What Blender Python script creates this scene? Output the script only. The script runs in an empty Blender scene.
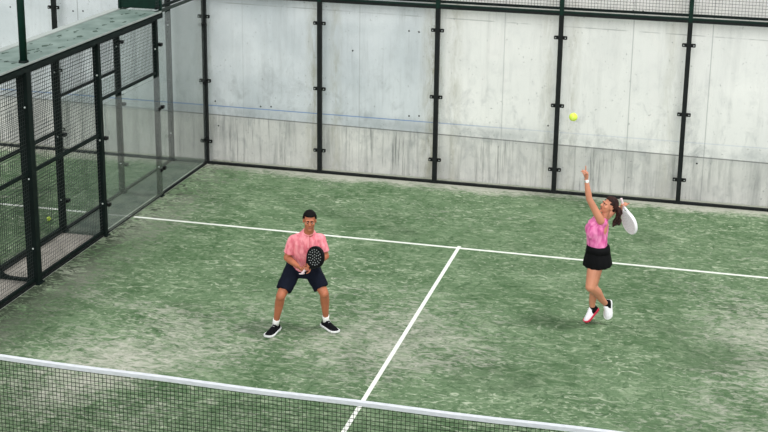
import bpy, bmesh, math, random
from mathutils import Vector, Matrix, noise, Quaternion
random.seed(4)
PI = math.pi
C = bpy.context.scene.collection

# ------------------------------------------------------------------ camera
YAW, PITCH, ROLL = -0.2349, -0.2625, 0.0169
cam_d = bpy.data.cameras.new('camera')
cam = bpy.data.objects.new('camera', cam_d); C.objects.link(cam)
F = Vector((math.sin(YAW)*math.cos(PITCH), math.cos(YAW)*math.cos(PITCH), math.sin(PITCH)))
r0 = Vector((math.cos(YAW), -math.sin(YAW), 0)); u0 = r0.cross(F)
Rv = math.cos(ROLL)*r0 + math.sin(ROLL)*u0
Uv = -math.sin(ROLL)*r0 + math.cos(ROLL)*u0
mw = Matrix((Rv, Uv, -F)).transposed().to_4x4(); mw.translation = Vector((8.5954, -11.2224, 6.5484))
cam.matrix_world = mw
cam_d.sensor_width = 36; cam_d.lens = 1356.7*36/768
cam_d.shift_x = -22.84/768; cam_d.shift_y = -75.2/768
cam_d.clip_end = 200
bpy.context.scene.camera = cam

# ------------------------------------------------------------------ world, sun, exposure
w = bpy.data.worlds.new('world'); bpy.context.scene.world = w; w.use_nodes = True
bg = w.node_tree.nodes['Background']
bg.inputs[0].default_value = (0.93, 0.97, 1.0, 1); bg.inputs[1].default_value = .66
def sun(name, direction, strength, angle, col=(1, .98, .95)):
    d = bpy.data.lights.new(name, 'SUN'); d.energy = strength; d.angle = angle; d.color = col
    o = bpy.data.objects.new(name, d); C.objects.link(o)
    o.rotation_euler = Vector(direction).to_track_quat('-Z', 'Y').to_euler()
    return o
sun('sun', (-.58, -.02, -1.0), 2.1, math.radians(8))
sun('cross_sun', (.45, .10, -1.0), .7, math.radians(9))
sun('low_sun', (-.15, 1.0, -.42), 2.15, math.radians(50))
bpy.context.scene.cycles.transparent_max_bounces = 48
vs = bpy.context.scene.view_settings
vs.view_transform = 'Standard'; vs.look = 'None'; vs.gamma = 1; vs.use_curve_mapping = False
vs.exposure = 0.0

# ------------------------------------------------------------------ material helpers
def s2l(c):
    return tuple((x/255/12.92 if x/255 <= .04045 else ((x/255+.055)/1.055)**2.4) for x in c)
def new_mat(name):
    m = bpy.data.materials.new(name); m.use_nodes = True
    nt = m.node_tree; return m, nt, nt.nodes, nt.links, nt.nodes['Principled BSDF']
def plain(name, rgb, rough=.6, metal=0, var=0, scale=8, spec=.5, stretch=(1, 1, 1), rgb2=None, bump=0):
    m, nt, n, l, p = new_mat(name)
    c = s2l(rgb)
    p.inputs['Roughness'].default_value = rough; p.inputs['Metallic'].default_value = metal
    p.inputs['Specular IOR Level'].default_value = spec
    tc = n.new('ShaderNodeTexCoord'); mp = n.new('ShaderNodeMapping'); mp.inputs['Scale'].default_value = stretch
    nz = n.new('ShaderNodeTexNoise'); nz.inputs['Scale'].default_value = scale; nz.inputs['Detail'].default_value = 5
    rp = n.new('ShaderNodeValToRGB'); rp.color_ramp.elements[0].position = .35; rp.color_ramp.elements[1].position = .65
    l.new(tc.outputs['Object'], mp.inputs[0]); l.new(mp.outputs[0], nz.inputs['Vector']); l.new(nz.outputs[0], rp.inputs[0])
    c2 = s2l(rgb2) if rgb2 else tuple(x*(1+var) for x in c)
    c1 = c if rgb2 else tuple(x*(1-var) for x in c)
    rp.color_ramp.elements[0].color = (*c1, 1); rp.color_ramp.elements[1].color = (*c2, 1)
    l.new(rp.outputs[0], p.inputs['Base Color'])
    if bump:
        b = n.new('ShaderNodeBump'); b.inputs['Strength'].default_value = bump; b.inputs['Distance'].default_value = .01
        l.new(nz.outputs[0], b.inputs['Height']); l.new(b.outputs[0], p.inputs['Normal'])
    return m

class G:
    """small node-graph helper"""
    def __init__(s, nt): s.nt = nt; s.n = nt.nodes; s.l = nt.links
    def node(s, t, **k):
        x = s.n.new(t)
        for a, b in k.items(): setattr(x, a, b)
        return x
    def put(s, sock, v):
        if isinstance(v, bpy.types.NodeSocket): s.l.new(v, sock)
        else: sock.default_value = v
    def math(s, op, a, b=0.0, clamp=False):
        x = s.node('ShaderNodeMath', operation=op, use_clamp=clamp); s.put(x.inputs[0], a); s.put(x.inputs[1], b); return x.outputs[0]
    def noise(s, vec, scale, detail=4, rough=.5, dist=0, stretch=(1, 1, 1), off=(0, 0, 0), rot=(0, 0, 0)):
        mp = s.node('ShaderNodeMapping'); mp.inputs['Scale'].default_value = stretch; mp.inputs['Location'].default_value = off
        mp.inputs['Rotation'].default_value = rot
        s.l.new(vec, mp.inputs[0])
        x = s.node('ShaderNodeTexNoise'); s.l.new(mp.outputs[0], x.inputs['Vector'])
        x.inputs['Scale'].default_value = scale; x.inputs['Detail'].default_value = detail
        x.inputs['Roughness'].default_value = rough; x.inputs['Distortion'].default_value = dist
        return x.outputs[0]
    def ramp(s, v, a, b, lo=0.0, hi=1.0):
        x = s.node('ShaderNodeMapRange', clamp=True); s.put(x.inputs[0], v)
        x.inputs[1].default_value = a; x.inputs[2].default_value = b; x.inputs[3].default_value = lo; x.inputs[4].default_value = hi
        return x.outputs[0]
    def mix(s, f, a, b, mode='MIX'):
        x = s.node('ShaderNodeMix', data_type='RGBA', blend_type=mode); s.put(x.inputs[0], f)
        for i, v in ((6, a), (7, b)):
            if isinstance(v, tuple): v = (*v[:3], 1)
            s.put(x.inputs[i], v)
        return x.outputs[2]

def turf_mat(name):
    m, nt, n, l, p = new_mat(name); g = G(nt)
    co = n.new('ShaderNodeTexCoord').outputs['Object']
    sep = n.new('ShaderNodeSeparateXYZ'); l.new(co, sep.inputs[0]); X, Y = sep.outputs[0], sep.outputs[1]
    base = g.mix(g.ramp(g.noise(co, 1.1, 5, .6, .8), .35, .65), s2l((76, 101, 70)), s2l((102, 124, 94)))
    # brushed pile: curved strokes in several directions
    st1 = g.noise(co, 4.2, 6, .62, 1.6, (.7, 1.5, 1), rot=(0, 0, .35))
    st2 = g.noise(co, 5.5, 6, .62, 2.2, (1.4, .8, 1), off=(3, 7, 0), rot=(0, 0, -.5))
    base = g.mix(g.ramp(st1, .50, .74, 0, .60), base, s2l((158, 172, 144)))
    base = g.mix(g.ramp(st2, .50, .29, 0, .75), base, s2l((50, 78, 48)))
    fl = g.noise(co, 6.5, 3, .55, 2.6, (.75, 1.35, 1), off=(9, 1, 0), rot=(0, 0, .2))
    big = g.ramp(g.noise(co, .55, 3, .5, .4, off=(2.7, 8.1, 0)), .38, .62, .25, 1.0)
    base = g.mix(g.math('MULTIPLY', g.ramp(fl, .56, .70, 0, .75), big), base, s2l((180, 190, 166)))
    base = g.mix(g.ramp(fl, .42, .28, 0, .7), base, s2l((48, 72, 46)))
    # sand lying in the pile
    sand = g.noise(co, .42, 4, .6, .6, off=(11.3, 2.2, 0))
    fine = g.noise(co, 7.5, 7, .68, 1.4, (.8, 1.5, 1))
    def bump1(v, c, wd, amp):   # soft blob along one axis
        return g.math('MULTIPLY', g.ramp(g.math('ABSOLUTE', g.math('SUBTRACT', v, c)), 0, wd, 1, 0), amp)
    edge = g.math('MAXIMUM', g.math('MAXIMUM', g.ramp(Y, 9.45, 9.95, 0, .62), g.ramp(g.math('ABSOLUTE', X), 1.5, 0.2, 0, .30)),
                  g.math('MAXIMUM', g.math('MULTIPLY', bump1(X, 4.9, 1.5, .34), bump1(Y, 2.6, 3.2, 1.0)),
                         g.math('MAXIMUM', g.math('MULTIPLY', bump1(X, 1.9, 2.2, .46), bump1(Y, 2.2, 2.6, 1.0)),
                                g.math('MULTIPLY', bump1(X, 9.7, 1.5, .5), bump1(Y, 3.6, 3.0, 1.0)))))
    amt = g.math('ADD', g.math('ADD', g.ramp(sand, .40, .68, -.16, .16), edge), g.ramp(fine, .25, .78, -.46, .40))
    base = g.mix(g.ramp(amt, .06, .50, 0, .88), base, s2l((176, 176, 164)))
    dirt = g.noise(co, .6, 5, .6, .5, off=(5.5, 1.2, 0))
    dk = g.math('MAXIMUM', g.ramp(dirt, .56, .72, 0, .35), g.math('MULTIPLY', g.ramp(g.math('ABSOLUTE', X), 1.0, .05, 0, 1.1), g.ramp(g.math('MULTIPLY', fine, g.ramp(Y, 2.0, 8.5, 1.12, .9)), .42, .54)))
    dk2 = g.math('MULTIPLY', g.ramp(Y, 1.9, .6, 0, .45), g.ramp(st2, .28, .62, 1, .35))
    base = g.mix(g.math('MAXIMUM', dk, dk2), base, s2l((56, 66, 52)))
    l.new(base, p.inputs['Base Color'])
    p.inputs['Roughness'].default_value = .95; p.inputs['Specular IOR Level'].default_value = .1
    b = n.new('ShaderNodeBump'); b.inputs['Strength'].default_value = .6; b.inputs['Distance'].default_value = .03
    l.new(g.math('ADD', st1, st2), b.inputs['Height']); l.new(b.outputs[0], p.inputs['Normal'])
    return m

def concrete_wall_mat():
    m, nt, n, l, p = new_mat('cast_concrete'); g = G(nt)
    co = n.new('ShaderNodeTexCoord').outputs['Object']
    sep = n.new('ShaderNodeSeparateXYZ'); l.new(co, sep.inputs[0]); X, Z = sep.outputs[0], sep.outputs[2]
    seam = g.math('SUBTRACT', .815, g.math('MULTIPLY', X, .0108))
    dz = g.math('SUBTRACT', Z, seam)                       # height above the pour joint
    up = g.ramp(dz, -.01, .01)
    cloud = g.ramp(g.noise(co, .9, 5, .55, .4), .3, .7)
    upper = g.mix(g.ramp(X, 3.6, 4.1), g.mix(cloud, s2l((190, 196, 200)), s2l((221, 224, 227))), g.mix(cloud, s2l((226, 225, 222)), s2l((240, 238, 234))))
    lower = g.mix(g.ramp(g.noise(co, 1.3, 5, .6, .3), .3, .7), s2l((188, 187, 184)), s2l((218, 216, 211)))
    col = g.mix(up, lower, upper)
    mott = g.noise(co, 4.5, 6, .7, .6, (1, 1, .7), off=(1, 5, 3))
    near_l = g.ramp(g.math('ABSOLUTE', dz), 0, 1.3, .55, .12)
    col = g.mix(g.math('MULTIPLY', g.ramp(mott, .50, .70), near_l), col, s2l((140, 144, 146)))
    streak = g.noise(co, 7, 5, .7, .2, (1, 1, .09))
    streak2 = g.noise(co, 16, 4, .7, .1, (1, 1, .05), off=(4, 0, 2))
    zone = g.ramp(g.noise(co, .8, 2, .5, 0, (1, 1, .2), off=(7, 0, 0)), .42, .62)
    col = g.mix(g.math('MULTIPLY', g.ramp(streak, .50, .72), g.ramp(dz, -.05, .05, .62, .15)), col, s2l((126, 128, 126)))
    col = g.mix(g.math('MULTIPLY', g.math('MULTIPLY', g.ramp(streak2, .52, .66), zone), g.ramp(dz, -.03, .03, .75, .14)), col, s2l((104, 106, 104)))
    # darker band just above the joint, yellowish run-off beside the form joints
    col = g.mix(g.math('MULTIPLY', g.ramp(g.math('ABSOLUTE', g.math('SUBTRACT', dz, .08)), .02, .20, .42, 0), g.ramp(g.noise(co, 2, 4, .6), .35, .6)), col, s2l((140, 145, 148)))
    for xc, wd, am in ((3.88, .22, .75), (1.82, .18, .6), (2.2, .14, .45), (4.25, .16, .4), (6.2, .14, .35), (5.80, .16, .35), (7.75, .18, .28), (-.15, .2, .35), (9.5, .2, .3)):
        band = g.ramp(g.math('ABSOLUTE', g.math('SUBTRACT', X, xc)), 0, wd, am, 0)
        col = g.mix(g.math('MULTIPLY', band, g.ramp(g.noise(co, 9, 6, .75, .3, (1, 1, .25)), .40, .62)), col, s2l((150, 146, 120)))
    # thin joint lines
    def line(v, c, wd, am):
        return g.ramp(g.math('ABSOLUTE', g.math('SUBTRACT', v, c)), wd*.4, wd, am, 0)
    col = g.mix(line(dz, 0.0, .014, .75), col, s2l((92, 94, 92)))
    col = g.mix(g.math('MULTIPLY', line(g.math('ADD', Z, g.math('MULTIPLY', X, .012)), 2.79, .012, .45), g.ramp(g.noise(co, 3, 3), .4, .55)), col, s2l((120, 122, 120)))
    for xv, am in ((2.62, .3), (5.06, .35), (7.12, .45), (8.35, .45), (-1.1, .4), (-2.5, .55), (.55, .2)):
        col = g.mix(line(X, xv, .012, am), col, s2l((130, 132, 132)))
    # blue chalk line
    bl = g.math('MULTIPLY', line(g.math('ADD', Z, g.math('MULTIPLY', X, .002)), .975, .012, .75), g.ramp(X, 3.4, 5.5, 1, .22))
    col = g.mix(bl, col, s2l((86, 128, 186)))
    spots = g.noise(co, 26, 2, .5)
    col = g.mix(g.ramp(spots, .70, .74, 0, .5), col, s2l((110, 112, 110)))
    l.new(col, p.inputs['Base Color']); p.inputs['Roughness'].default_value = .85; p.inputs['Specular IOR Level'].default_value = .25
    b = n.new('ShaderNodeBump'); b.inputs['Strength'].default_value = .25; b.inputs['Distance'].default_value = .01
    l.new(streak, b.inputs['Height']); l.new(b.outputs[0], p.inputs['Normal'])
    return m

def glass_mat(name, tint, refl=1.0, veil=0):
    m = bpy.data.materials.new(name); m.use_nodes = True; nt = m.node_tree; n = nt.nodes; l = nt.links
    n.remove(n['Principled BSDF']); out = n['Material Output']
    t = n.new('ShaderNodeBsdfTransparent'); t.inputs[0].default_value = (*tint, 1)
    gl = n.new('ShaderNodeBsdfGlossy'); gl.inputs['Roughness'].default_value = .02
    fr = n.new('ShaderNodeFresnel'); fr.inputs[0].default_value = 1.45
    mu = n.new('ShaderNodeMath'); mu.operation = 'MULTIPLY'; mu.inputs[1].default_value = refl
    ge = n.new('ShaderNodeNewGeometry'); fm = n.new('ShaderNodeMath'); fm.operation = 'SUBTRACT'; fm.inputs[0].default_value = 1
    l.new(ge.outputs['Backfacing'], fm.inputs[1])      # only the outer faces mirror
    m2 = n.new('ShaderNodeMath'); m2.operation = 'MULTIPLY'; l.new(fr.outputs[0], mu.inputs[0]); l.new(mu.outputs[0], m2.inputs[0]); l.new(fm.outputs[0], m2.inputs[1])
    mx = n.new('ShaderNodeMixShader'); l.new(m2.outputs[0], mx.inputs[0])
    l.new(t.outputs[0], mx.inputs[1]); l.new(gl.outputs[0], mx.inputs[2]); df = n.new('ShaderNodeBsdfDiffuse'); df.inputs[0].default_value = (.55, .60, .58, 1)
    md = n.new('ShaderNodeMixShader'); md.inputs[0].default_value = veil  # pale diffuse veil, stands in for bright surroundings reflected in the side glass
    l.new(mx.outputs[0], md.inputs[1]); l.new(df.outputs[0], md.inputs[2]); l.new(md.outputs[0], out.inputs[0])
    return m

M = dict(
    turf=turf_mat('sanded_green_turf'),
    wall=concrete_wall_mat(),
    corridor=plain('dusty_concrete_ground', (150, 146, 138), .9, var=.22, scale=3, bump=.3),
    dark_ground=plain('dark_grey_green_ground', (70, 82, 74), .9, var=.35, scale=4, rgb2=(96, 104, 94)),
    kerb=plain('pale_kerb', (158, 164, 154), .9, var=.18, scale=6),
    line=plain('white_line', (216, 220, 212), .9, var=.06, scale=9, spec=.1),
    post=plain('charcoal_steel', (24, 28, 28), .55, .0, .25, 12, spec=.15),
    green=plain('dark_green_steel', (8, 38, 30), .5, .0, .2, 10, spec=.15),
    blackgreen=plain('black_green_steel', (10, 22, 20), .6, .0, .25, 10, spec=.15),
    rail=plain('grey_green_rail', (44, 54, 50), .45, .1, .25, 10, spec=.15),
    wire=plain('dark_wire', (30, 38, 38), .5, .1, .2, 20),
    clamp=plain('black_clamp', (14, 16, 16), .5, 0, .1, 20, spec=.15),
    bolt=plain('pale_bolt', (190, 198, 196), .35, .6, .1, 20),
    plank=plain('weathered_green_sheet', (86, 105, 98), .6, 0, .2, 3.2, rgb2=(116, 133, 126)),
    lip=plain('pale_sheet_lip', (150, 158, 154), .6, 0, .08, 4),
    blot=plain('dead_leaf', (50, 70, 60), .8, 0, .2, 9),
    net=plain('black_net_cord', (22, 26, 24), .8, 0, .2, 30, spec=.15),
    band=plain('white_net_tape', (196, 200, 206), .8, 0, .08, 14, stretch=(1, 1, 4)),
    glass=glass_mat('clear_glass', (.985, .992, .992), .55),
    sglass=glass_mat('green_tinted_glass', (.91, .93, .92), 1.5, .05),
    ball=plain('yellow_felt', (206, 232, 84), .95, 0, .06, 60),
    seam=plain('ball_seam', (232, 240, 190), .9),
    skin=plain('tanned_skin', (170, 104, 74), .5, 0, .08, 9, spec=.35),
    skinw=plain('light_skin', (194, 132, 104), .5, 0, .07, 9, spec=.35),
    lip_m=plain('lips', (150, 84, 74), .5, 0, .05),
    stub=plain('eye_white', (225, 220, 214), .3),
    iris=plain('dark_iris', (36, 26, 20), .25),
    hairb=plain('black_hair', (9, 7, 7), .8, 0, .3, 40, stretch=(1, 1, .3), spec=.15),
    hairw=plain('brown_hair', (24, 13, 11), .7, 0, .3, 30, spec=.2, rgb2=(56, 30, 25), stretch=(1, 1, .4)),
    shirt=plain('heather_pink_cotton', (212, 112, 126), .9, 0, .1, 26, rgb2=(240, 158, 166), stretch=(1, 1, .35), spec=.1),
    collar=plain('pale_pink_trim', (236, 150, 158), .9),
    shorts=plain('navy_cloth', (11, 17, 31), .85, 0, .15, 18, spec=.15),
    tank=plain('heather_magenta_cloth', (196, 84, 142), .9, 0, .1, 26, rgb2=(236, 142, 188), stretch=(.8, 1, .35), spec=.1),
    black=plain('black_cloth', (8, 9, 11), .85, 0, .15, 18, spec=.15),
    shoe=plain('black_mesh_shoe', (10, 11, 17), .9, 0, .15, 60, spec=.15),
    wshoe=plain('white_mesh_shoe', (232, 230, 236), .65, 0, .05, 60),
    sole=plain('white_rubber', (224, 226, 226), .6, 0, .05, 20),
    red=plain('red_rubber', (206, 40, 70), .5, 0, .06, 20),
    pinkr=plain('peach_rubber', (226, 176, 156), .5, 0, .06, 20),
    sock=plain('white_sock', (238, 238, 236), .9, 0, .04, 40),
    racket=plain('black_carbon', (9, 10, 13), .45, 0, .1, 20, spec=.15),
    rwhite=plain('white_racket_face', (232, 232, 234), .4, 0, .04, 20),
    rhole=plain('racket_hole', (160, 164, 164), .6),
    rholew=plain('racket_hole_white', (190, 192, 196), .6),
    strap=plain('pale_wrist_strap', (226, 206, 210), .8),
    silver=plain('silver_watch', (206, 208, 210), .3, .7, .05),
)

# ------------------------------------------------------------------ mesh helpers
def link(name, bm, mat, parent=None, smooth=False):
    me = bpy.data.meshes.new(name); bm.to_mesh(me); bm.free()
    return link_me(name, me, mat, parent, smooth)
def link_me(name, me, mat, parent=None, smooth=False):
    o = bpy.data.objects.new(name, me); C.objects.link(o)
    me.materials.clear(); me.materials.append(mat)
    if smooth:
        for f in me.polygons: f.use_smooth = True
    if parent: o.parent = parent
    return o
def empty(name, loc=(0, 0, 0), rz=0):
    o = bpy.data.objects.new(name, None); C.objects.link(o); o.location = loc; o.rotation_euler = (0, 0, rz)
    o.empty_display_size = .1; return o
def tag(o, label=None, cat=None, group=None, kind=None):
    for k, v in (('label', label), ('category', cat), ('group', group), ('kind', kind)):
        if v: o[k] = v
    return o
def boxes(lst):
    """lst of (x0,x1,y0,y1,z0,z1) -> bmesh"""
    bm = bmesh.new()
    for x0, x1, y0, y1, z0, z1 in lst:
        v = [bm.verts.new(p) for p in ((x0, y0, z0), (x1, y0, z0), (x1, y1, z0), (x0, y1, z0), (x0, y0, z1), (x1, y0, z1), (x1, y1, z1), (x0, y1, z1))]
        for f in ((3, 2, 1, 0), (4, 5, 6, 7), (0, 1, 5, 4), (1, 2, 6, 5), (2, 3, 7, 6), (3, 0, 4, 7)): bm.faces.new([v[i] for i in f])
    return bm
def bbox(x0, x1, y0, y1, z0, z1, bev=.006):
    bm = boxes([(x0, x1, y0, y1, z0, z1)])
    if bev: bmesh.ops.bevel(bm, geom=bm.edges[:], offset=bev, segments=2, affect='EDGES')
    return bm
def box(name, x0, x1, y0, y1, z0, z1, mat, parent=None, bev=.006):
    return link(name, bbox(x0, x1, y0, y1, z0, z1, bev), M[mat], parent)
def add_ell(bm, c, r, rot=None, seg=20, ring=12):
    mat = Matrix.Translation(Vector(c)) @ (rot.to_4x4() if rot else Matrix.Identity(4)) @ Matrix.Diagonal((*r, 1))
    bmesh.ops.create_uvsphere(bm, u_segments=seg, v_segments=ring, radius=1, matrix=mat)
def add_loft(bm, rings):
    vr = [[bm.verts.new(p) for p in ring] for ring in rings]
    n = len(rings[0])
    for a, b in zip(vr, vr[1:]):
        for i in range(n): bm.faces.new((a[i], a[(i+1) % n], b[(i+1) % n], b[i]))
    bm.faces.new(vr[0][::-1]); bm.faces.new(vr[-1])
def ring(c, n, u, ru, rv, seg=16):
    n = Vector(n).normalized(); u = Vector(u); u = (u - n*u.dot(n)).normalized(); v = n.cross(u)
    return [Vector(c) + u*ru*math.cos(2*PI*i/seg) + v*rv*math.sin(2*PI*i/seg) for i in range(seg)]
def add_cap(bm, a, b, ra, rb, seg=14):
    """tapered capsule"""
    a, b = Vector(a), Vector(b); d = b - a; L = d.length; d.normalize()
    u = d.orthogonal()
    rs = []
    for k in range(1, 5): t = PI/2*k/4; rs.append((a - d*ra*math.cos(t), ra*math.sin(t)))
    for k in range(1, 4): rs.append((a + d*L*k/4, ra+(rb-ra)*k/4))
    for k in range(4, 0, -1): t = PI/2*k/4; rs.append((b + d*rb*math.cos(t), rb*math.sin(t)))
    add_loft(bm, [ring(c, d, u, r, r, seg) for c, r in rs])
def add_chain(bm, pts):
    for (a, ra), (b, rb) in zip(pts, pts[1:]): add_cap(bm, a, b, ra, rb)
def fuse(bm, voxel, smooth=3, fac=.5, disp=None):
    """union of overlapping closed shells into one continuous surface"""
    bmesh.ops.recalc_face_normals(bm, faces=bm.faces[:])
    me = bpy.data.meshes.new('tmp'); bm.to_mesh(me); bm.free()
    o = bpy.data.objects.new('tmp', me); C.objects.link(o)
    r = o.modifiers.new('r', 'REMESH'); r.mode = 'VOXEL'; r.voxel_size = voxel
    if smooth: s = o.modifiers.new('s', 'SMOOTH'); s.iterations = smooth; s.factor = fac
    dg = bpy.context.evaluated_depsgraph_get(); dg.update()
    out = bpy.data.meshes.new_from_object(o.evaluated_get(dg))
    bpy.data.objects.remove(o); bpy.data.meshes.remove(me)
    if disp:
        nr = [v.normal.copy() for v in out.vertices]
        for v, n_ in zip(out.vertices, nr): v.co += n_*disp(v.co)
    return out
def tube(name, pts, r, mat, parent=None, seg=10, closed=False):
    bm = bmesh.new(); pts = [Vector(p) for p in pts]; rs = []
    for i, p in enumerate(pts):
        d = (pts[min(i+1, len(pts)-1)] - pts[max(i-1, 0)])
        rs.append(ring(p, d, Vector((.123, .456, .88)), r, r, seg))
    add_loft(bm, rs); return link(name, bm, M[mat], parent, True)

# ------------------------------------------------------------------ the setting
SX = -.045          # plane of our side fence
FX = -.70           # plane of the neighbouring court's side fence
def slab(name, x0, x1, y0, y1, z0, z1, mat):
    return tag(box(name, x0, x1, y0, y1, z0, z1, mat, bev=0), kind='structure')
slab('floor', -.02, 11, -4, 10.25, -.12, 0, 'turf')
slab('floor', -14, -.76, -4, 10.25, -.12, 0, 'turf')
slab('floor', -.76, -.12, -4, 5.95, -.12, -.004, 'corridor')
slab('floor', -.76, -.12, 5.95, 10.25, -.12, -.003, 'dark_ground')  # darker grey-green passage floor along the glazed stretch
slab('trim_1', -.12, -.02, -4, 10.0, -.1, .012, 'kerb')
wall = slab('wall_back', -14, 12, 10.25, 10.55, -.12, 5.2, 'wall')
bm = bmesh.new()
for x, z in ((3.462, 2.492), (3.631, 2.485), (3.487, 1.049), (3.659, 1.062), (7.095, 3.03), (7.251, 3.03), (.86, 1.019), (1.05, 1.03), (.03, 1.055),
             (-3.8, 2.49), (-2.587, 2.487), (-2.396, 2.497), (-1.9, 1.05), (-1.7, 1.05), (5.15, 3.2), (5.4, 3.2), (5.83, 1.06), (5.1, 3.22), (8.25, .62), (2.5, 2.1), (.08, .62)):
    bmesh.ops.create_cone(bm, cap_ends=True, segments=14, radius1=.015, radius2=.012, depth=.006, matrix=Matrix.Translation((x, 10.248, z)) @ Matrix.Rotation(PI/2, 4, 'X'))
th = link('tie_hole', bm, M['clamp'], wall); th['kind'] = 'stuff'; th['label'] = 'small dark formwork tie holes in the concrete'

# court lines (5 cm tape woven into the turf)
tag(box('court_line', -.0, 10, 6.888, 6.938, -.002, .004, 'line', bev=0), 'long white service line crossing the green court behind the man', 'court line')
tag(box('court_line', 5.02, 5.07, -3.5, 6.99, -.002, .005, 'line', bev=0), 'white centre line running from the service line under the net', 'court line')
tag(box('court_line', -13, -.80, 6.885, 6.945, -.002, .004, 'line', bev=0), 'white line on the neighbouring court seen through the left wire mesh', 'court line')

# ------------------------------------------------------------------ posts, rails, panels
def back_post(x, label, top=4.3, group='posts of the back glass wall'):
    t = empty('steel_post', (x, 10, 0)); tag(t, label, 'post', group)
    box('lower_shaft', -.036, .036, -.04, .04, 0, 2.94, 'post', t)
    box('upper_shaft', -.034, .034, -.036, .036, 2.94, top, 'green', t)
    box('base_plate', -.07, .07, -.045, .06, 0, .014, 'post', t)
    for z in (.40, 1.47, 2.58):
        for s in (-1, 1):
            c = link('glass_clamp', bbox(min(s*.03, s*.105), max(s*.03, s*.105), -.03, .012, z-.028, z+.028, .006), M['clamp'], t)
            bm = bmesh.new(); bmesh.ops.create_cone(bm, cap_ends=True, segments=10, radius1=.010, radius2=.008, depth=.01, matrix=Matrix.Translation((s*.078, -.034, z)) @ Matrix.Rotation(PI/2, 4, 'X'))
            link('bolt', bm, M['bolt'], c)
    return t
names = {0: 'tall charcoal post in the back left corner of the court', 2: 'charcoal post of back wall second from the left corner, behind the man',
         4: 'charcoal post of back wall beside the yellow stained concrete', 6: 'charcoal post of back wall just left of the airborne ball',
         8: 'charcoal post of back wall right of the airborne ball', 10: 'charcoal post at the right end of the back wall'}
for x in (0, 2, 4, 6, 8, 10):
    back_post(x if x else SX, names[x])
back_post(-2.82, 'dark post against the pale concrete beyond the green cover sheet', group='posts of the neighbouring back wall')

def glass_panel(name, x0, x1, y0, y1, z0, z1, mat, label, group):
    return tag(box(name, x0, x1, y0, y1, z0, z1, mat, bev=0), label, 'glass panel', group)
for i, x in enumerate((0, 2, 4, 6, 8)):
    nm = ('nearest the left corner', 'behind the man\'s head', 'between the yellow stained strip and the ball\'s post', 'behind the ball and the woman\'s raised hand', 'at the right edge of the back wall')[i]
    glass_panel('glass_panel', (SX if x == 0 else x)+.045, x+1.955, 9.994, 10.006, .042, 2.93, 'glass', 'clear glass panel of the back wall ' + nm, 'glass panels of the back wall')
for x in (-4.8, -2.75): glass_panel('glass_panel', x-(.0), x+1.96, 9.994, 10.006, .042, 2.93, 'glass', 'clear glass panel of the neighbouring court\'s back wall ' + ('left' if x < -3 else 'right') + ' of its dark post', 'glass panels of the neighbouring back wall')

t = tag(box('bottom_rail', SX, 10.1, 9.965, 10.03, 0, .042, 'post'), 'low dark steel rail along the foot of the back glass wall', 'rail')
t = tag(box('bottom_rail', -13, FX, 9.965, 10.03, 0, .042, 'post'), 'low dark rail under the neighbouring court\'s back glass', 'rail')
def top_rail(x0, x1, label):
    t = empty('top_rail', ((x0+x1)/2, 10, 2.94)); tag(t, label, 'rail')
    h = (x1-x0)/2
    box('lower_rail', -h, h, -.03, .03, -.005, .038, 'post', t); box('upper_rail', -h, h, -.034, .034, .040, .066, 'green', t)
top_rail(SX, 10.1, 'dark green double rail along the top of the back glass wall')

def mesh_bm(axis, c, a0, a1, z0, z1, pitch=.05, r=.0018):
    L = []
    k = a0+pitch*.5
    while k < a1:
        L.append((k-r, k+r, c-r, c+r, z0, z1) if axis == 'x' else (c-r, c+r, k-r, k+r, z0, z1)); k += pitch
    k = z0+pitch*.5
    while k < z1:
        L.append((a0, a1, c-3*r, c-r, k-r, k+r) if axis == 'x' else (c+r, c+3*r, a0, a1, k-r, k+r)); k += pitch
    return boxes(L)
def mesh_panel(axis, c, a0, a1, z0, z1, label, group, mid=None, framemat='blackgreen', thick=.02, r=.0018):
    t = empty('wire_mesh_panel', (0, 0, 0)); tag(t, label, 'mesh panel', group)
    link('wire_mesh', mesh_bm(axis, c, a0, a1, z0, z1, r=r), M['wire'], t)
    def rail(z, h, nm):
        if axis == 'x': box(nm, a0, a1, c-thick, c+thick, z, z+h, framemat, t, .004)
        else: box(nm, c-thick, c+thick, a0, a1, z, z+h, framemat, t, .004)
    rail(z0-.0, .04, 'lower_frame'); rail(z1-.04, .04, 'upper_frame')
    if mid: rail(mid, .05, 'middle_rail')
    return t
for i, x in enumerate((0, 2, 4, 6, 8)):
    nm = ('at the far left', 'left of the middle', 'over the middle', 'above the airborne ball', 'at the right edge')[i]
    mesh_panel('x', 10, (SX if x == 0 else x)+.034, x+1.966, 3.03, 3.95, 'square wire mesh panel on top of the back glass ' + nm, 'mesh panels above the back wall', r=.0022)

def side_post(x, y, wx, wy, z1, label, group, bolts=(.5, 1.45, 2.4), zup=None, side=1):
    t = empty('steel_post', (x, y, 0)); tag(t, label, 'post', group)
    box('shaft', -wx/2, wx/2, -wy/2, wy/2, 0, z1, 'blackgreen', t)
    box('base_plate', -wx/2-.03, wx/2+.03, -wy/2-.02, wy/2+.02, 0, .015, 'blackgreen', t)
    for z in bolts:
        bm = bmesh.new(); bmesh.ops.create_uvsphere(bm, u_segments=10, v_segments=8, radius=.013, matrix=Matrix.Translation((wx*.2, -wy/2-.002, z)))
        link('bolt', bm, M['bolt'], t)
    return t
near, far = 'posts of the left side fence', 'posts of the neighbouring side fence'
side_post(SX, 8, .07, .08, 2.93, 'dark steel post where the tall and low left glass panes meet', near)
side_post(SX, 6, .09, .09, 2.93, 'dark steel post where the left glass ends and full wire mesh begins', near)
side_post(SX-.02, 4, .15, .13, 2.93, 'broad dark steel post of the left fence with the curved brace at its foot', near)
side_post(FX, 10, .08, .08, 4.1, 'grey looking post in the far corner behind the left glass', far)
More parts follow.
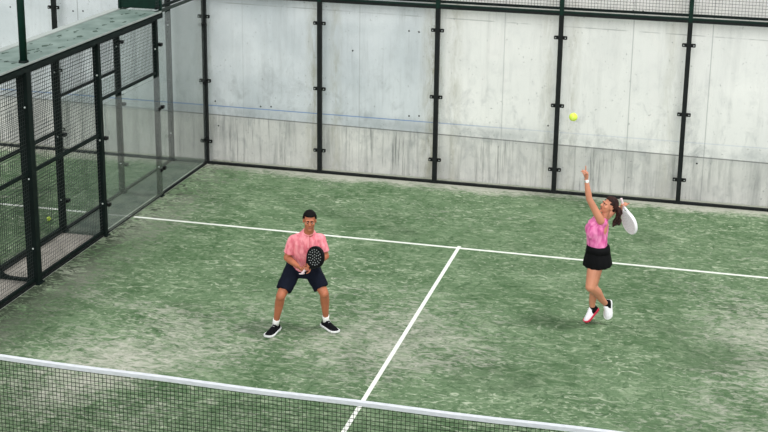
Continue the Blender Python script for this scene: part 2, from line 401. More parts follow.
side_post(FX, 8, .08, .08, 2.93, 'post of the far fence showing through the left side glass', far)
side_post(FX, 6, .09, .09, 2.93, 'post of the far fence behind the wire mesh under the cover sheet', far)
side_post(FX, 4.1, .10, .10, 2.93, 'post of the far fence at the left edge of the photo with curved brace', far)

def glass_side(x, y0, y1, z1, label, group, off=.05):
    t = empty('glass_panel', (x, (y0+y1)/2, 0)); tag(t, label, 'glass panel', group)
    h = (y1-y0)/2
    link('glass_pane', boxes([(off, off+.01, -h, h, .05, z1)]), M['sglass'], t)
    for z in ([.45, 1.45, 2.45] if z1 > 2.5 else [.45, 1.45]):
        for s in (-1, 1):
            y = s*(h-.04); box('glass_clamp', -.0, .075, y-.035, y+.035, z-.025, z+.025, 'clamp', t, .004)
glass_side(SX, 8.045, 9.955, 2.9, 'tall tinted glass pane of the left wall next to the back corner', 'left side glass', off=-.005)
glass_side(SX, 6.05, 7.996, 1.97, 'low tinted glass pane of the left wall under the wire mesh', 'left side glass')
glass_side(FX, 8.045, 9.955, 2.9, 'tall glass pane of the far fence seen through the left corner glass', 'neighbouring side glass', off=-.005)
glass_side(FX, 6.05, 7.955, 1.97, 'low glass pane of the far fence across the narrow passage', 'neighbouring side glass', off=-.005)

G1, G2 = 'wire mesh panels of the left side fence', 'wire mesh panels of the neighbouring side fence'
for c, g_, nm in ((SX, G1, 'left fence'), (FX, G2, 'far fence beyond the passage')):
    mesh_panel('y', c, 6.045, 7.96, 2.0, 2.862, 'short wire mesh panel above low glass of the ' + nm, g_)
    mesh_panel('y', c, 4.06, 5.955, .05, 2.862, 'full height wire mesh panel between two posts of the ' + nm, g_, mid=1.50)
    mesh_panel('y', c, 2.0, 3.94, .05, 2.862, 'wire mesh panel at the photo\'s left edge in the ' + nm, g_, mid=1.50)
    tag(box('side_rail', c-.025, c+.025, 2.0, 9.96, 0, .035, 'post'), 'low dark rail along the foot of the ' + nm, 'rail')
t = empty('side_rail', (SX, 9, 2.93)); tag(t, 'rail along the top of the tall left glass pane by the corner', 'rail')
box('rail_bar', -.03, .03, -.96, .96, 0, .04, 'rail', t)
t = empty('side_rail', (FX, 9, 2.93)); tag(t, 'top rail of the far fence behind the corner glass', 'rail')
box('rail_bar', -.03, .03, -.96, .96, 0, .04, 'rail', t)
mesh_panel('y', SX, 8.05, 9.96, 3.0, 3.95, 'wire mesh panel above the tall left glass pane', G1)

# cover sheet over the passage
t = empty('cover_sheet', (0, 5.05, 2.93)); tag(t, 'long weathered green metal sheet covering the gap between two court fences', 'cover')
box('sheet', -.655, .0, -3.1, 3.10, .01, .035, 'plank', t, .004)
box('pale_lip', -.78, -.655, -3.1, 3.04, .012, .05, 'lip', t, .004)
box('near_rim', .0, .012, -3.1, 3.10, .010, .040, 'lip', t, .004)
box('near_fascia', -.035, .03, -3.1, 3.10, -.065, -.006, 'blackgreen', t, .004)
box('far_fascia', -.74, -.66, -3.1, 3.04, -.06, .0, 'blackgreen', t, .004)
box('end_plate', -.78, .018, 3.105, 3.125, -.04, .03, 'rail', t, .003)
bm = bmesh.new()
for i in range(46):
    x = random.uniform(-.60, -.08); y = random.uniform(-2.0, 3.0); s = random.uniform(.012, .05)
    if random.random() < .5: x = -.34 + random.gauss(0, .10)
    rg = []
    k = 9
    for h in (0, .004):
        rg.append([Vector((x+s*math.cos(2*PI*a/k)*(.6+.5*math.sin(a*1.7+i)), y+1.8*s*math.sin(2*PI*a/k)*(.8+.3*math.sin(a*2.3+i)), .0345+h)) for a in range(k)])
    add_loft(bm, rg)
o = link('leaf_litter', bm, M['blot']); o.location = (0, 5.05, 2.93)
tag(o, 'dark dead leaves scattered on the green metal cover sheet', 'leaves', kind='stuff')
t = empty('sheet_metal_screen', (-.36, 8.22, 2.93)); tag(t, 'dark green upright steel sheet at the end of the cover sheet', 'steel sheet')
box('screen_sheet', -.375, .335, -.012, .012, .05, 1.0, 'green', t, .004)
for s in (-.36, .32): box('screen_upright', s-.02, s+.02, -.03, .03, .0, 1.0, 'green', t, .004)
t = empty('steel_pole', (-.06, 4.02, 2.97)); tag(t, 'dark green pole rising from the near edge of the cover sheet', 'pole')
bm = bmesh.new(); bmesh.ops.create_cone(bm, cap_ends=True, segments=20, radius1=.047, radius2=.047, depth=1.6, matrix=Matrix.Translation((0, 0, .8))); link('pole_shaft', bm, M['green'], t, True)
bm = bmesh.new(); bmesh.ops.create_cone(bm, cap_ends=True, segments=20, radius1=.065, radius2=.06, depth=.03, matrix=Matrix.Translation((0, 0, .012))); link('pole_collar', bm, M['blackgreen'], t)

# curved brace between the feet of the two fences
bm = bmesh.new(); N = 24; top = []
for i in range(N+1):
    x = -.02 - .66*i/N; q = abs(i/N-.5)*2; top.append((x, .035+.32*q**5+.02*q*q))
vs_ = []
for y in (-.03, .03):
    vs_.append(([bm.verts.new((x, y, 0.0)) for x, z in top], [bm.verts.new((x, y, z)) for x, z in top]))
for i in range(N):
    a, b = vs_
    bm.faces.new((a[0][i], a[0][i+1], a[1][i+1], a[1][i])); bm.faces.new((b[0][i+1], b[0][i], b[1][i], b[1][i+1]))
    bm.faces.new((a[1][i], a[1][i+1], b[1][i+1], b[1][i])); bm.faces.new((a[0][i+1], a[0][i], b[0][i], b[0][i+1]))
bm.faces.new((vs_[0][0][0], vs_[0][1][0], vs_[1][1][0], vs_[1][0][0])); bm.faces.new((vs_[0][0][N], vs_[1][0][N], vs_[1][1][N], vs_[0][1][N]))
o = link('curved_brace', bm, M['blackgreen']); o.location = (0, 4.03, 0)
tag(o, 'dark curved steel brace joining the feet of two fence posts', 'brace')

# ------------------------------------------------------------------ net
t = empty('court_net', (5.0, 0, 0)); tag(t, 'black court net with white top tape across the bottom of the photo', 'net')
def ztop(x): return .88 + .04*(abs(x)/5)**2
bm = bmesh.new(); L = []; p = .042; rr = .0019
x = -5+p/2
while x < 5:
    L.append((x-rr, x+rr, -rr, rr, .02, ztop(x))); x += p
nb = boxes(L); hor = []
K = 40
z = p/2+.01
while z < .9:
    rg = [[Vector((xx, -3*rr if False else -rr*2.2+yy, z*ztop(xx)/.88+zz)) for yy, zz in ((-rr, -rr), (rr, -rr), (rr, rr), (-rr, rr))] for xx in [(-5+10*i/K) for i in range(K+1)]]
    add_loft(nb, rg); z += p
link('net_mesh', nb, M['net'], t)
bm = bmesh.new()
add_loft(bm, [[Vector((xx, yy, ztop(xx)+zz+.004*math.sin(xx*3.1))) for yy, zz in ((-.012, -.04), (.012, -.04), (.016, 0), (.007, .014), (-.007, .014), (-.016, 0))] for xx in [(-5+10*i/60) for i in range(61)]])
link('top_tape', bm, M['band'], t)

# ------------------------------------------------------------------ balls
def ball(loc, r, label):
    t = empty('tennis_ball', (loc[0], loc[1], loc[2])); tag(t, label, 'ball')
    bm = bmesh.new(); bmesh.ops.create_uvsphere(bm, u_segments=32, v_segments=20, radius=r); link('felt_shell', bm, M['ball'], t, True)
    pts = []
    for i in range(61):
        a = 2*PI*i/60; b = .44; x = math.cos(a)*(1-b)+b*math.cos(3*a)*.6; y = math.sin(a)*(1-b)-b*math.sin(3*a)*.6; z = 2*math.sqrt(b*(1-b))*math.sin(2*a)*.8
        pts.append(Vector((x, y, z)).normalized()*r*1.0)
    tube('seam', pts, r*.035, 'seam', t, 6)
ball((-1.128, 6.37, .034), .034, 'yellow ball lying on the neighbouring court behind the left mesh')

# ------------------------------------------------------------------ people
def rot_to(fwd, up):
    """local -Y -> fwd, local Z ~ up"""
    y = -Vector(fwd).normalized(); z = Vector(up); z = (z - y*z.dot(y)).normalized(); x = y.cross(z)
    return Matrix((x, y, z)).transposed()
def placed(bm0, src): pass
def head_prims(bm, c, R, s, male=True):
    P = lambda v: Vector(c) + R @ (Vector(v)*s)
    E = lambda v, r: add_ell(bm, P(v), tuple(k*s for k in r), R)
    E((0, .018, .035), (.076, .094, .088)); E((0, -.028, -.02), (.064, .062, .082))
    E((0, -.034, -.070), (.048 if male else .036, .045, .034)); E((0, -.072, -.092), (.022 if male else .016, .018, .018))   # jaw, chin
    add_cap(bm, P((0, -.088, .016)), P((0, -.106, -.018)), .009*s, .014*s)       # nose
    E((0, -.100, -.022), (.019, .012, .010))
    add_cap(bm, P((-.04, -.076, .030)), P((.04, -.076, .030)), .014*s, .014*s)    # brow ridge
    for q in (-1, 1):
        E((q*.042, -.062, -.016), (.022, .024, .02)); E((q*.077, .014, -.004), (.008, .016, .028))   # cheek, ear
def face_bits(root, c, R, s, hairmat, skin):
    def part(name, shapes, mat):
        bm = bmesh.new()
        for v, r in shapes: add_ell(bm, Vector(c)+R @ (Vector(v)*s), tuple(k*s for k in r), R, 14, 10)
        return link(name, bm, M[mat], root, True)
    for q in (-1, 1):
        e = part('eye', [((q*.030, -.0835, .006), (.0115, .0075, .0042))], 'stub'); 
        bm = bmesh.new(); add_ell(bm, Vector(c)+R @ (Vector((q*.030, -.0900, .006))*s), (.0082*s, .0042*s, .0052*s), R, 12, 8); o = link('iris', bm, M['iris'], e, True)
        bm = bmesh.new(); add_cap(bm, Vector(c)+R @ (Vector((q*.014, -.091, .026))*s), Vector(c)+R @ (Vector((q*.050, -.079, .030))*s), .0075*s, .005*s, 8); link('eyebrow', bm, M[hairmat], root, True)
    part('mouth', [((0, -.0885, -.052), (.024, .009, .005)), ((0, -.087, -.060), (.020, .009, .006))], 'lip_m')
def hair_cap(c, R, s, thick=.016, female=False):
    bm = bmesh.new(); bmesh.ops.create_uvsphere(bm, u_segments=56, v_segments=40, radius=1)
    for v in bm.verts:
        d = v.co.copy()
        line = .31 + .10*abs(d.x)**2 if not female else .44
        face = d.y < -.05 and d.z < line + (d.y+.05)*(-.12)
        side = d.y < .30 and d.z < -.12 + .5*max(0, -d.y)
        nape = d.z < -.62
        k = 1 + thick/.09*(1+.35*max(0, d.z)) + .025*noise.noise(d*6)
        if face and (abs(d.x) < .80 or d.z < .12): k = .80
        if side or nape: k = .80
        v.co = Vector((d.x*.078*k, d.y*.096*k+.018, d.z*.094*k+.032))*s
        v.co = Vector(c) + R @ v.co
    return bm
def hand_prims(bm, w, f, pn, size, curls, thumb, spread=.10, sc=1.0, side=1):
    """w wrist, f finger direction, pn palm normal (palm side), curls per finger 0..1, side +1: thumb on (f x pn)"""
    w, f, pn = Vector(w), Vector(f).normalized(), Vector(pn); pn = (pn - f*pn.dot(f)).normalized(); s_ = f.cross(pn)*side
    k = size/.19; R = Matrix((s_, pn, f)).transposed()
    add_ell(bm, w + f*.048*k, (.040*k, .017*k, .052*k), R); add_ell(bm, w + f*.075*k, (.041*k, .014*k, .026*k), R)
    lens = (.072, .080, .074, .058)
    for i in range(4):
        q = w + f*(.086-.004*abs(i-1))*k + s_*(.030-.020*i)*k
        d = (f + s_*(spread*(1.5-i))).normalized(); c = curls[i]; r = (.0090-.0006*i)*k
        for j, fr in enumerate((.46, .30, .24)):
            ang = c*(1.25, 1.55, 1.0)[j]
            ax = d.cross(pn).normalized(); d = Quaternion(ax, ang) @ d
            e = q + d*lens[i]*fr*k; add_cap(bm, q, e, r, r*.92, 10); q = e; r *= .93
            pn_ = pn
    t = thumb; q = w + f*.022*k + s_*.026*k
    d = (f*.55 + s_*.75 + pn*.35*t).normalized()
    for j, ln in enumerate((.042, .032, .026)):
        e = q + d*ln*k; add_cap(bm, q, e, (.0125-.0015*j)*k, (.011-.0015*j)*k, 10); q = e
        d = (d + (f*.3 - s_*.55*t + pn*.45*t)*.6).normalized()
def folds(a, s1=16, seed=0, zst=.5):
    def fn(co):
        p = Vector((co.x*s1+seed, co.y*s1, co.z*s1*zst))
        return a*(noise.noise(p) + .5*noise.noise(p*2.1))
    return fn
def shoe(root, ank, toe, up, L, uppermat, solemat, toemat=None, heelmat=None, wid=1.0):
    """ank: heel-ground point, toe: toe-ground point"""
    h, tt = Vector(ank), Vector(toe); f = (tt-h).normalized(); up = Vector(up); up = (up - f*up.dot(f)).normalized(); s = f.cross(up)
    prof = ((0, .020, .060), (.05, .031, .105), (.18, .037, .118), (.34, .037, .112), (.5, .041, .090), (.68, .047, .068), (.84, .045, .054), (.94, .033, .042), (1.0, .012, .022))
    bm = bmesh.new(); rings = []
    for t_, w_, hh in prof:
        rg = []
        for i in range(18):
            a = 2*PI*i/18; x = math.cos(a); z = math.sin(a)
            rg.append(h + f*(t_*L) + s*(w_*wid*x*(1-.25*max(0, z))) + up*(.016 + max(0, z)*(hh-.016)))
        rings.append(rg)
    add_loft(bm, rings); bmesh.ops.recalc_face_normals(bm, faces=bm.faces[:])
    me = bpy.data.meshes.new('u'); bm.to_mesh(me); bm.free()
    up_o = link_me('shoe', me, M[uppermat], root, True)
    sd = up_o.modifiers.new('s', 'SUBSURF'); sd.levels = 1; sd.render_levels = 2
    bm = bmesh.new(); rings = []
    for t_, w_, hh in prof:
        ww = w_*wid*1.10+.002; lift = .012*max(0, (t_-.75)/.25)**2; th_ = .030-.006*t_
        rings.append([h + f*(t_*L*1.02-.003) + s*(ww*x) + up*(z*th_+lift) for x, z in ((-.92, 0), (-1, .35), (-1, .85), (-.9, 1), (.9, 1), (1, .85), (1, .35), (.92, 0))])
    add_loft(bm, rings); bmesh.ops.recalc_face_normals(bm, faces=bm.faces[:])
    so = link('sole', bm, M[solemat], up_o)
    if heelmat:
        bm = bmesh.new(); rings = []
        for t_, w_, hh in ((-.01, .022, .055), (.05, .033, .094), (.18, .0385, .106), (.36, .0385, .097), (.42, .037, .085)):
            rings.append([h + f*(t_*L) + s*(w_*wid*math.cos(2*PI*i/16)*(1-.25*max(0, math.sin(2*PI*i/16)))) + up*(.030 + max(0, math.sin(2*PI*i/16))*(hh-.030)) for i in range(16)])
        add_loft(bm, rings); link('heel_collar', bm, M[heelmat], up_o, True)
    for k in range(4):
        a = .40+.075*k; bm = bmesh.new(); c = h + f*(a*L) + up*(.104-.015*k)
        add_cap(bm, c - s*.016, c + s*.016, .003, .003, 6); link('lace', bm, M['sole' if uppermat == 'shoe' else 'sock'], up_o, True)
    return up_o
def racket(loc, axis, normal, facemat, holemat, label, bumper='racket', strap='strap', sc=1.0):
    """loc: butt of the handle, axis: handle -> head"""
    ax = Vector(axis).normalized(); nm = Vector(normal); nm = (nm - ax*nm.dot(ax)).normalized(); sd = ax.cross(nm)
    Rm = Matrix((sd, nm, ax)).transposed().to_4x4()
    t = empty('padel_racket', loc); tag(t, label, 'racket')
    def place(bm): bmesh.ops.transform(bm, matrix=Rm @ Matrix.Scale(sc, 4), verts=bm.verts[:]); return bm
    # head outline, centred at z=.315
    def out(k, grow=0):
        a = 2*PI*k/48; x = math.sin(a)*(.128+grow); z = math.cos(a)*(.142+grow)
        if z < 0: x *= 1-.12*(-z/.142)
        return x, z+.315
    bm = bmesh.new()
    add_loft(bm, [[Vector((out(k, g_)[0], y, out(k, g_)[1])) for k in range(48)] for y, g_ in ((-.019, -.006), (-.016, 0), (.016, 0), (.019, -.006))])
    link('face', place(bm), M[facemat], t)
    bm = bmesh.new(); vr = []
    for k in range(48):
        ring_ = []
        for y, g_ in ((-.020, -.008), (-.020, .003), (-.012, .009), (.012, .009), (.020, .003), (.020, -.008)):
            x, z = out(k, g_); ring_.append(bm.verts.new((x, y, z)))
        vr.append(ring_)
    for k in range(48):
        a, b = vr[k], vr[(k+1) % 48]
        for i in range(6): bm.faces.new((a[i], b[i], b[(i+1) % 6], a[(i+1) % 6]))
    link('rim', place(bm), M[bumper], t)
    bm = bmesh.new()
    for r_, n_ in ((0, 1), (.034, 6), (.066, 11), (.094, 16)):
        for k in range(n_):
            a = 2*PI*k/n_ + r_*9; x, z = r_*math.cos(a), r_*1.08*math.sin(a)+.32
            for y in (-.0195, .0195): bmesh.ops.create_cone(bm, cap_ends=True, segments=8, radius1=.0068, radius2=.0068, depth=.002, matrix=Matrix.Translation((x, y, z)) @ Matrix.Rotation(PI/2, 4, 'X'))
    o = link('holes', place(bm), M[holemat], t); o['kind'] = 'stuff'
    bm = bmesh.new()
    for q in (-1, 1): add_chain(bm, [((q*.010, 0, .115), .014), ((q*.045, 0, .165), .014), ((q*.085, 0, .215), .014)])
    link('throat', place(bm), M[bumper], t, True)
    bm = bmesh.new(); add_loft(bm, [ring((0, 0, z), (0, 0, 1), (1, 0, 0), r_, r_*.85, 12) for z, r_ in ((0, .017), (.012, .019), (.02, .0155), (.12, .0155), (.13, .013))])
    link('handle', place(bm), M['strap'], t, True)
    if strap:
        pts = [Vector((.012*math.cos(a)*1.6, .03*math.sin(a), -.004+.022*math.cos(a))) for a in [2*PI*i/24 for i in range(25)]]
        o = tube('wrist_strap', [Rm @ p_ for p_ in pts], .006, strap, t, 8)
    return t

def tors(bm, secs, seg=28, side=(1, 0, 0)):
    """loft: (centre, half-width, half-depth) along a spine"""
    rs = []
    for i, (c, a, b) in enumerate(secs):
        d = Vector(secs[min(i+1, len(secs)-1)][0]) - Vector(secs[max(i-1, 0)][0])
        rs.append(ring(c, d, side, a, b, seg))
    add_loft(bm, rs)

ROT = .2349
# ---------------- man
man = empty('person', (3.815, 3.393, 0), ROT)
tag(man, 'man in pink shirt and navy shorts crouched ready with a black racket', 'person')
hc = Vector((.117, -.125, 1.462)); HR = rot_to((.10, -1, -.03), (.03, -.03, 1))
HS = .96
sL, sR = Vector((-.088, .0, 1.185)), Vector((.236, .02, 1.195))
eL, eR = Vector((-.165, .0, .955)), Vector((.300, -.01, .985))
wL, wR = Vector((-.015, -.235, .935)), Vector((.135, -.265, .950))
hL, hR = Vector((-.085, .14, .79)), Vector((.105, .15, .79))
kL, kR = Vector((-.235, -.10, .50)), Vector((.282, .0, .505))
aL, aR = Vector((-.308, .03, .10)), Vector((.292, .17, .10))
bm = bmesh.new()
head_prims(bm, hc, HR, HS)
add_chain(bm, [((.095, .0, 1.22), .066), ((.108, -.065, 1.35), .058), ((.115, -.09, 1.42), .055)])
tors(bm, [((.01, .15, .74), .15, .11), ((.02, .13, .86), .145, .105), ((.045, .09, .99), .15, .105), ((.07, .04, 1.12), .175, .115), ((.085, .01, 1.21), .15, .095), ((.09, 0, 1.27), .07, .06)])
for s_, e_, w_ in ((sL, eL, wL), (sR, eR, wR)):
    m1 = s_.lerp(e_, .45); m2 = e_.lerp(w_, .3)
    add_chain(bm, [(s_, .046), (m1, .048), (e_, .041), (m2, .043), (w_, .027)])
for h_, k_, a_ in ((hL, kL, aL), (hR, kR, aR)):
    m1 = h_.lerp(k_, .4); m2 = k_.lerp(a_, .30)+Vector((0, .018, 0))
    add_chain(bm, [(h_, .092), (m1, .080), (k_, .056), (m2, .056), (k_.lerp(a_, .7), .040), (a_, .034)])
    add_ell(bm, k_+Vector((0, -.02, .0)), (.045, .045, .05))
# hands close round the handle of the racket
RB = Vector((.040, -.300, .872)); RA = Vector((.175, -.085, .25)).normalized()
g1 = RB + RA*.045; g2 = RB + RA*.15
hand_prims(bm, wL, (g1+Vector((0, -.035, .0)) - wL), (.35, .25, .30), .19, (.75, .78, .8, .8), 1.0, .03, side=-1)
hand_prims(bm, wR, (g2+Vector((.0, -.035, -.0)) - wR), (-.35, .35, -.2), .185, (.55, .6, .7, .75), .8, .05, side=1)
body = fuse(bm, .0052, 3)
link_me('body', body, M['skin'], man, True)
face_bits(man, hc, HR, HS, 'hairb', 'skin')
link('hair', hair_cap(hc, HR, HS, .011), M['hairb'], man, True)
# shirt
bm = bmesh.new()
tors(bm, [((.01, .135, .80), .170, .135), ((.02, .12, .86), .168, .130), ((.045, .085, .97), .166, .126), ((.065, .045, 1.08), .182, .132), ((.08, .015, 1.16), .178, .125), ((.088, .0, 1.225), .135, .10), ((.094, -.012, 1.285), .078, .070), ((.096, -.018, 1.30), .07, .064)])
for s_, e_ in ((sL, eL), (sR, eR)):
    add_chain(bm, [(Vector((.085, .01, 1.20)).lerp(s_, .6), .068), (s_, .063), (s_.lerp(e_, .45), .063)])
    d = (e_-s_).normalized(); c0, c1 = s_.lerp(e_, .35), s_.lerp(e_, .74)
    add_loft(bm, [ring(c0, d, (0, 1, 0), .068, .064, 20), ring(c1, d, (0, 1, 0), .072, .068, 20)])
sh = link_me('shirt', fuse(bm, .007, 3, disp=folds(.011, 13, 3)), M['shirt'], man, True)
bm = bmesh.new()
pts = [Vector((.098+.064*math.cos(a), -.030+.060*math.sin(a), 1.300+.004-.030*max(0, -math.sin(a)))) for a in [2*PI*i/28 for i in range(29)]]
tube('collar', pts, .009, 'collar', sh, 8)
box('placket', .088, .112, -.128, -.116, 1.13, 1.27, 'collar', sh, .003)
# shorts
bm = bmesh.new()
tors(bm, [((.01, .14, .865), .160, .128), ((.01, .145, .80), .178, .142), ((.01, .145, .735), .188, .145), ((.01, .11, .68), .17, .12), ((.01, .10, .655), .13, .09)])
for h_, k_ in ((hL, kL), (hR, kR)):
    d = (k_-h_).normalized()
    add_loft(bm, [ring(h_+Vector((0, 0, .02)), d, (1, 0, 0), .105, .112), ring(h_.lerp(k_, .35), d, (1, 0, 0), .105, .115), ring(h_.lerp(k_, .80), d, (1, 0, 0), .094, .098)])
link_me('shorts', fuse(bm, .007, 3, disp=folds(.010, 11, 9)), M['shorts'], man, True)
for a_, k_, tdir, nm in ((aL, kL, Vector((-.36, -.93, 0)), 0), (aR, kR, Vector((.62, -.78, 0)), 1)):
    tdir.normalize(); heel = Vector((a_.x, a_.y, .0)) - tdir*.075
    shoe(man, heel, heel+tdir, (0, 0, 1), .325, 'shoe', 'sole', wid=1.28)
    bm = bmesh.new(); u_ = (k_-a_).normalized(); add_loft(bm, [ring(a_-u_*.03, u_, (1, 0, 0), .042, .047), ring(a_+u_*.02, u_, (1, 0, 0), .041, .044), ring(a_+u_*.06, u_, (1, 0, 0), .043, .045), ring(a_+u_*.066, u_, (1, 0, 0), .038, .040)])
    link('sock', bm, M['sock'], man, True)
rk = racket(RB, RA, (-.62, -.78, .1), 'racket', 'rhole', 'black perforated racket held in front of the man in pink', sc=.93)
rk.location = Matrix.Rotation(ROT, 3, 'Z') @ RB + Vector((3.815, 3.393, 0)); rk.rotation_euler = (0, 0, ROT)

# ---------------- woman
WO = Vector((7.33, 4.58, 0))
wom = empty('person', WO, ROT)
tag(wom, 'woman in magenta tank and black skirt jumping with one arm raised to serve', 'person')
hc = Vector((.004, .0, 1.560)); HR = rot_to((-.86, -.32, .42), (.50, .05, 1)); HS = .93
sL, sR = Vector((-.095, -.115, 1.415)), Vector((.0, .13, 1.385))
eL, eR = Vector((-.252, -.15, 1.695)), Vector((.15, .30, 1.44))
wL, wR = Vector((-.300, -.15, 1.935)), Vector((.190, .105, 1.500))
hL, hR = Vector((-.10, -.06, .93)), Vector((-.08, .08, .93))
kL, kR = Vector((-.182, -.17, .585)), Vector((-.125, .05, .535))
aL, aR = Vector((.060, .075, .262)), Vector((-.103, .13, .185))
bm = bmesh.new()
head_prims(bm, hc, HR, HS, False)
add_chain(bm, [((-.055, .0, 1.37), .055), ((-.035, .0, 1.45), .046), ((-.008, .005, 1.52), .046)])
FS = (.62, -.78, 0)    # across the shoulders (turned a little to the camera)
tors(bm, [((-.085, 0, .88), .13, .11), ((-.09, 0, .96), .145, .115), ((-.095, 0, 1.06), .115, .09), ((-.105, 0, 1.18), .125, .095), ((-.10, 0, 1.29), .145, .105), ((-.07, 0, 1.38), .13, .075), ((-.06, 0, 1.42), .06, .05)], side=(.35, -.9, 0))
add_ell(bm, (-.19, -.070, 1.26), (.055, .052, .055)); add_ell(bm, (-.195, .045, 1.26), (.052, .052, .055))
for s_, e_, w_ in ((sL, eL, wL), (sR, eR, wR)):
    add_chain(bm, [(s_, .052), (s_.lerp(e_, .45), .045), (e_, .038), (e_.lerp(w_, .3), .038), (w_, .025)])
for h_, k_, a_ in ((hL, kL, aL), (hR, kR, aR)):
    back = Vector((.022, .008, 0))
    add_chain(bm, [(h_, .095), (h_.lerp(k_, .5), .090), (k_, .064), (k_.lerp(a_, .3)+back, .059), (k_.lerp(a_, .7), .043), (a_, .032)])
    f_ = (Vector((.01, -.04, -.10)) if a_ is aL else Vector((-.06, -.03, -.06))); add_cap(bm, a_, a_+f_*.42, .027, .018)
hand_prims(bm, wL, (.02, 0, 1), (-.75, -.25, .1), .20, (.0, .72, .80, .82), .1, .06, side=-1)
RAx = Vector((.34, -.20, -.90)).normalized(); RBw = Vector((.165, .085, 1.640))
gr = RBw + RAx*.075
hand_prims(bm, wR, (gr - wR)+Vector((0, -.01, .06)), (.5, -.5, -.4), .175, (.75, .8, .8, .8), .9, .03, side=1)
link_me('body', fuse(bm, .0052, 3), M['skinw'], wom, True)
face_bits(wom, hc, HR, HS, 'hairw', 'skinw')
bm = hair_cap(hc, HR, HS, .015, True)
hair = link('hair', bm, M['hairw'], wom, True)
# pony tail: a bunch of curls swinging behind the neck
bm = bmesh.new()
root_ = hc + HR @ Vector((0, .118, .02))
random.seed(12)
for i in range(26):
    a = random.uniform(0, 2*PI); r_ = random.uniform(.0, .05)
    pts = [(root_ + Vector((random.uniform(-.01, .01), random.uniform(-.01, .01), .0)), .024)]
    tgt = Vector((.105+r_*math.cos(a)*.9, -.035+r_*math.sin(a), 1.345+random.uniform(-.035, .09)))
    for k in range(1, 6):
        t_ = k/5; p_ = pts[0][0].lerp(tgt, t_); p_ += Vector((.020*math.sin(k*1.9+i), .018*math.cos(k*2.3+i*2), .030*math.sin(PI*t_)*.8)) + Vector((.03, 0, 0))*math.sin(PI*t_)
        pts.append((p_, .019*(1-t_*.6)))
    add_chain(bm, pts)
pt = link_me('ponytail', fuse(bm, .006, 1), M['hairw'], hair, True)
bm = bmesh.new(); bmesh.ops.create_uvsphere(bm, u_segments=12, v_segments=8, radius=.026, matrix=Matrix.Translation(root_)); link('hair_tie', bm, M['black'], hair, True)
# tank top
SD = (.35, -.9, 0)
bm = bmesh.new()
tors(bm, [((-.098, 0, .985), .148, .122), ((-.104, 0, 1.04), .138, .120), ((-.112, 0, 1.15), .138, .118), ((-.118, 0, 1.25), .152, .130), ((-.105, 0, 1.31), .150, .120), ((-.080, 0, 1.375), .132, .088), ((-.066, 0, 1.415), .085, .064), ((-.060, 0, 1.425), .06, .055)], side=SD)
add_ell(bm, (-.190, -.072, 1.255), (.066, .062, .085)); add_ell(bm, (-.195, .045, 1.255), (.062, .062, .085))
add_ell(bm, sL+Vector((.035, .015, -.03)), (.05, .05, .055)); add_ell(bm, sR+Vector((-.02, -.015, -.02)), (.05, .05, .055))
link_me('tank_top', fuse(bm, .0065, 3, disp=folds(.013, 14, 5, .45)), M['tank'], wom, True)
# skirt with flared pleats
bm = bmesh.new(); rs = []
for j, (z, ra, rb, pl) in enumerate(((1.065, .140, .130, 0), (1.00, .156, .142, .0), (.95, .172, .152, .002), (.90, .186, .162, .002), (.835, .200, .172, .004), (.825, .196, .168, .004))):
    rs.append([Vector((-.092, -.022, z + (.018*math.cos(a) if j > 3 else 0))) + (Vector((math.sin(a)*.36, -math.sin(a)*.93, 0))*(ra+pl*math.sin(a*13)) + Vector((.93, .36, 0))*math.cos(a)*(rb+pl*math.sin(a*13))) for a in [2*PI*i/104 for i in range(104)]])
add_loft(bm, rs)
sk = link('skirt', bm, M['black'], wom, True)
bm = bmesh.new(); add_loft(bm, [[Vector((-.093, -.018, z)) + Vector((math.sin(a)*.36, -math.sin(a)*.93, 0))*ra + Vector((.93, .36, 0))*math.cos(a)*rb for a in [2*PI*i/40 for i in range(40)]] for z, ra, rb in ((.985, .166, .150), (1.07, .146, .136))])
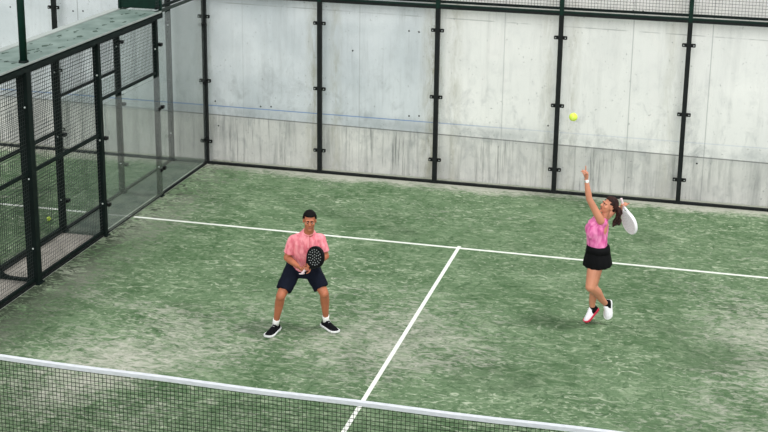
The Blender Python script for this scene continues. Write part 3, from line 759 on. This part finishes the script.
link('waistband', bm, M['black'], sk, True)
# shoes in the air
def air_shoe(a_, toe, up, upper, sole, heel, sock):
    f_ = (Vector(toe)-a_); 
    upv = Vector(up); fl = f_.normalized(); upv = (upv - fl*upv.dot(fl)).normalized()
    tl = .222; hl = a_ - fl*.055 - upv*.070
    shoe(wom, hl, hl+fl, upv, tl+.02, upper, sole, heelmat=heel, wid=1.2)
air_shoe(aL, (.052, .02, .075), (-.62, -.70, .2), 'wshoe', 'sole', 'black', 0)
air_shoe(aR, (-.215, .075, .075), (-.45, -.15, .85), 'wshoe', 'red', 'black', 0)
for a_, k_ in ((aL, kL), (aR, kR)):
    u_ = (k_-a_).normalized(); bm = bmesh.new(); add_loft(bm, [ring(a_-u_*.04, u_, (1, 0, 0), .036, .038), ring(a_, u_, (1, 0, 0), .035, .037), ring(a_+u_*.032, u_, (1, 0, 0), .036, .037)]); link('sock', bm, M['black'], wom, True)
# watch
ad = (wL-eL).normalized(); c = wL - ad*.012
bm = bmesh.new(); add_loft(bm, [ring(c-ad*.014, ad, (1, 0, 0), .029, .027, 20), ring(c-ad*.010, ad, (1, 0, 0), .031, .029, 20), ring(c+ad*.010, ad, (1, 0, 0), .030, .028, 20), ring(c+ad*.014, ad, (1, 0, 0), .028, .026, 20)])
wt = link('wristwatch', bm, M['silver'], wom, True)
bm = bmesh.new(); bmesh.ops.create_cone(bm, cap_ends=True, segments=20, radius1=.020, radius2=.018, depth=.010, matrix=Matrix.Translation(c+Vector((.006, -.031, 0))) @ Matrix.Rotation(PI/2, 4, 'X')); link('watch_face', bm, M['sock'], wt)
rk = racket(RBw, RAx, (-.93, -.42, .0), 'rwhite', 'rholew', 'white racket held behind the jumping woman\'s head', bumper='rwhite', strap=None)
rk.location = Matrix.Rotation(ROT, 3, 'Z') @ RBw + WO; rk.rotation_euler = (0, 0, ROT)
ball(tuple(Matrix.Rotation(ROT, 3, 'Z') @ Vector((-.479, -.05, 2.68)) + WO), .050, 'yellow ball in the air above the woman\'s raised hand')
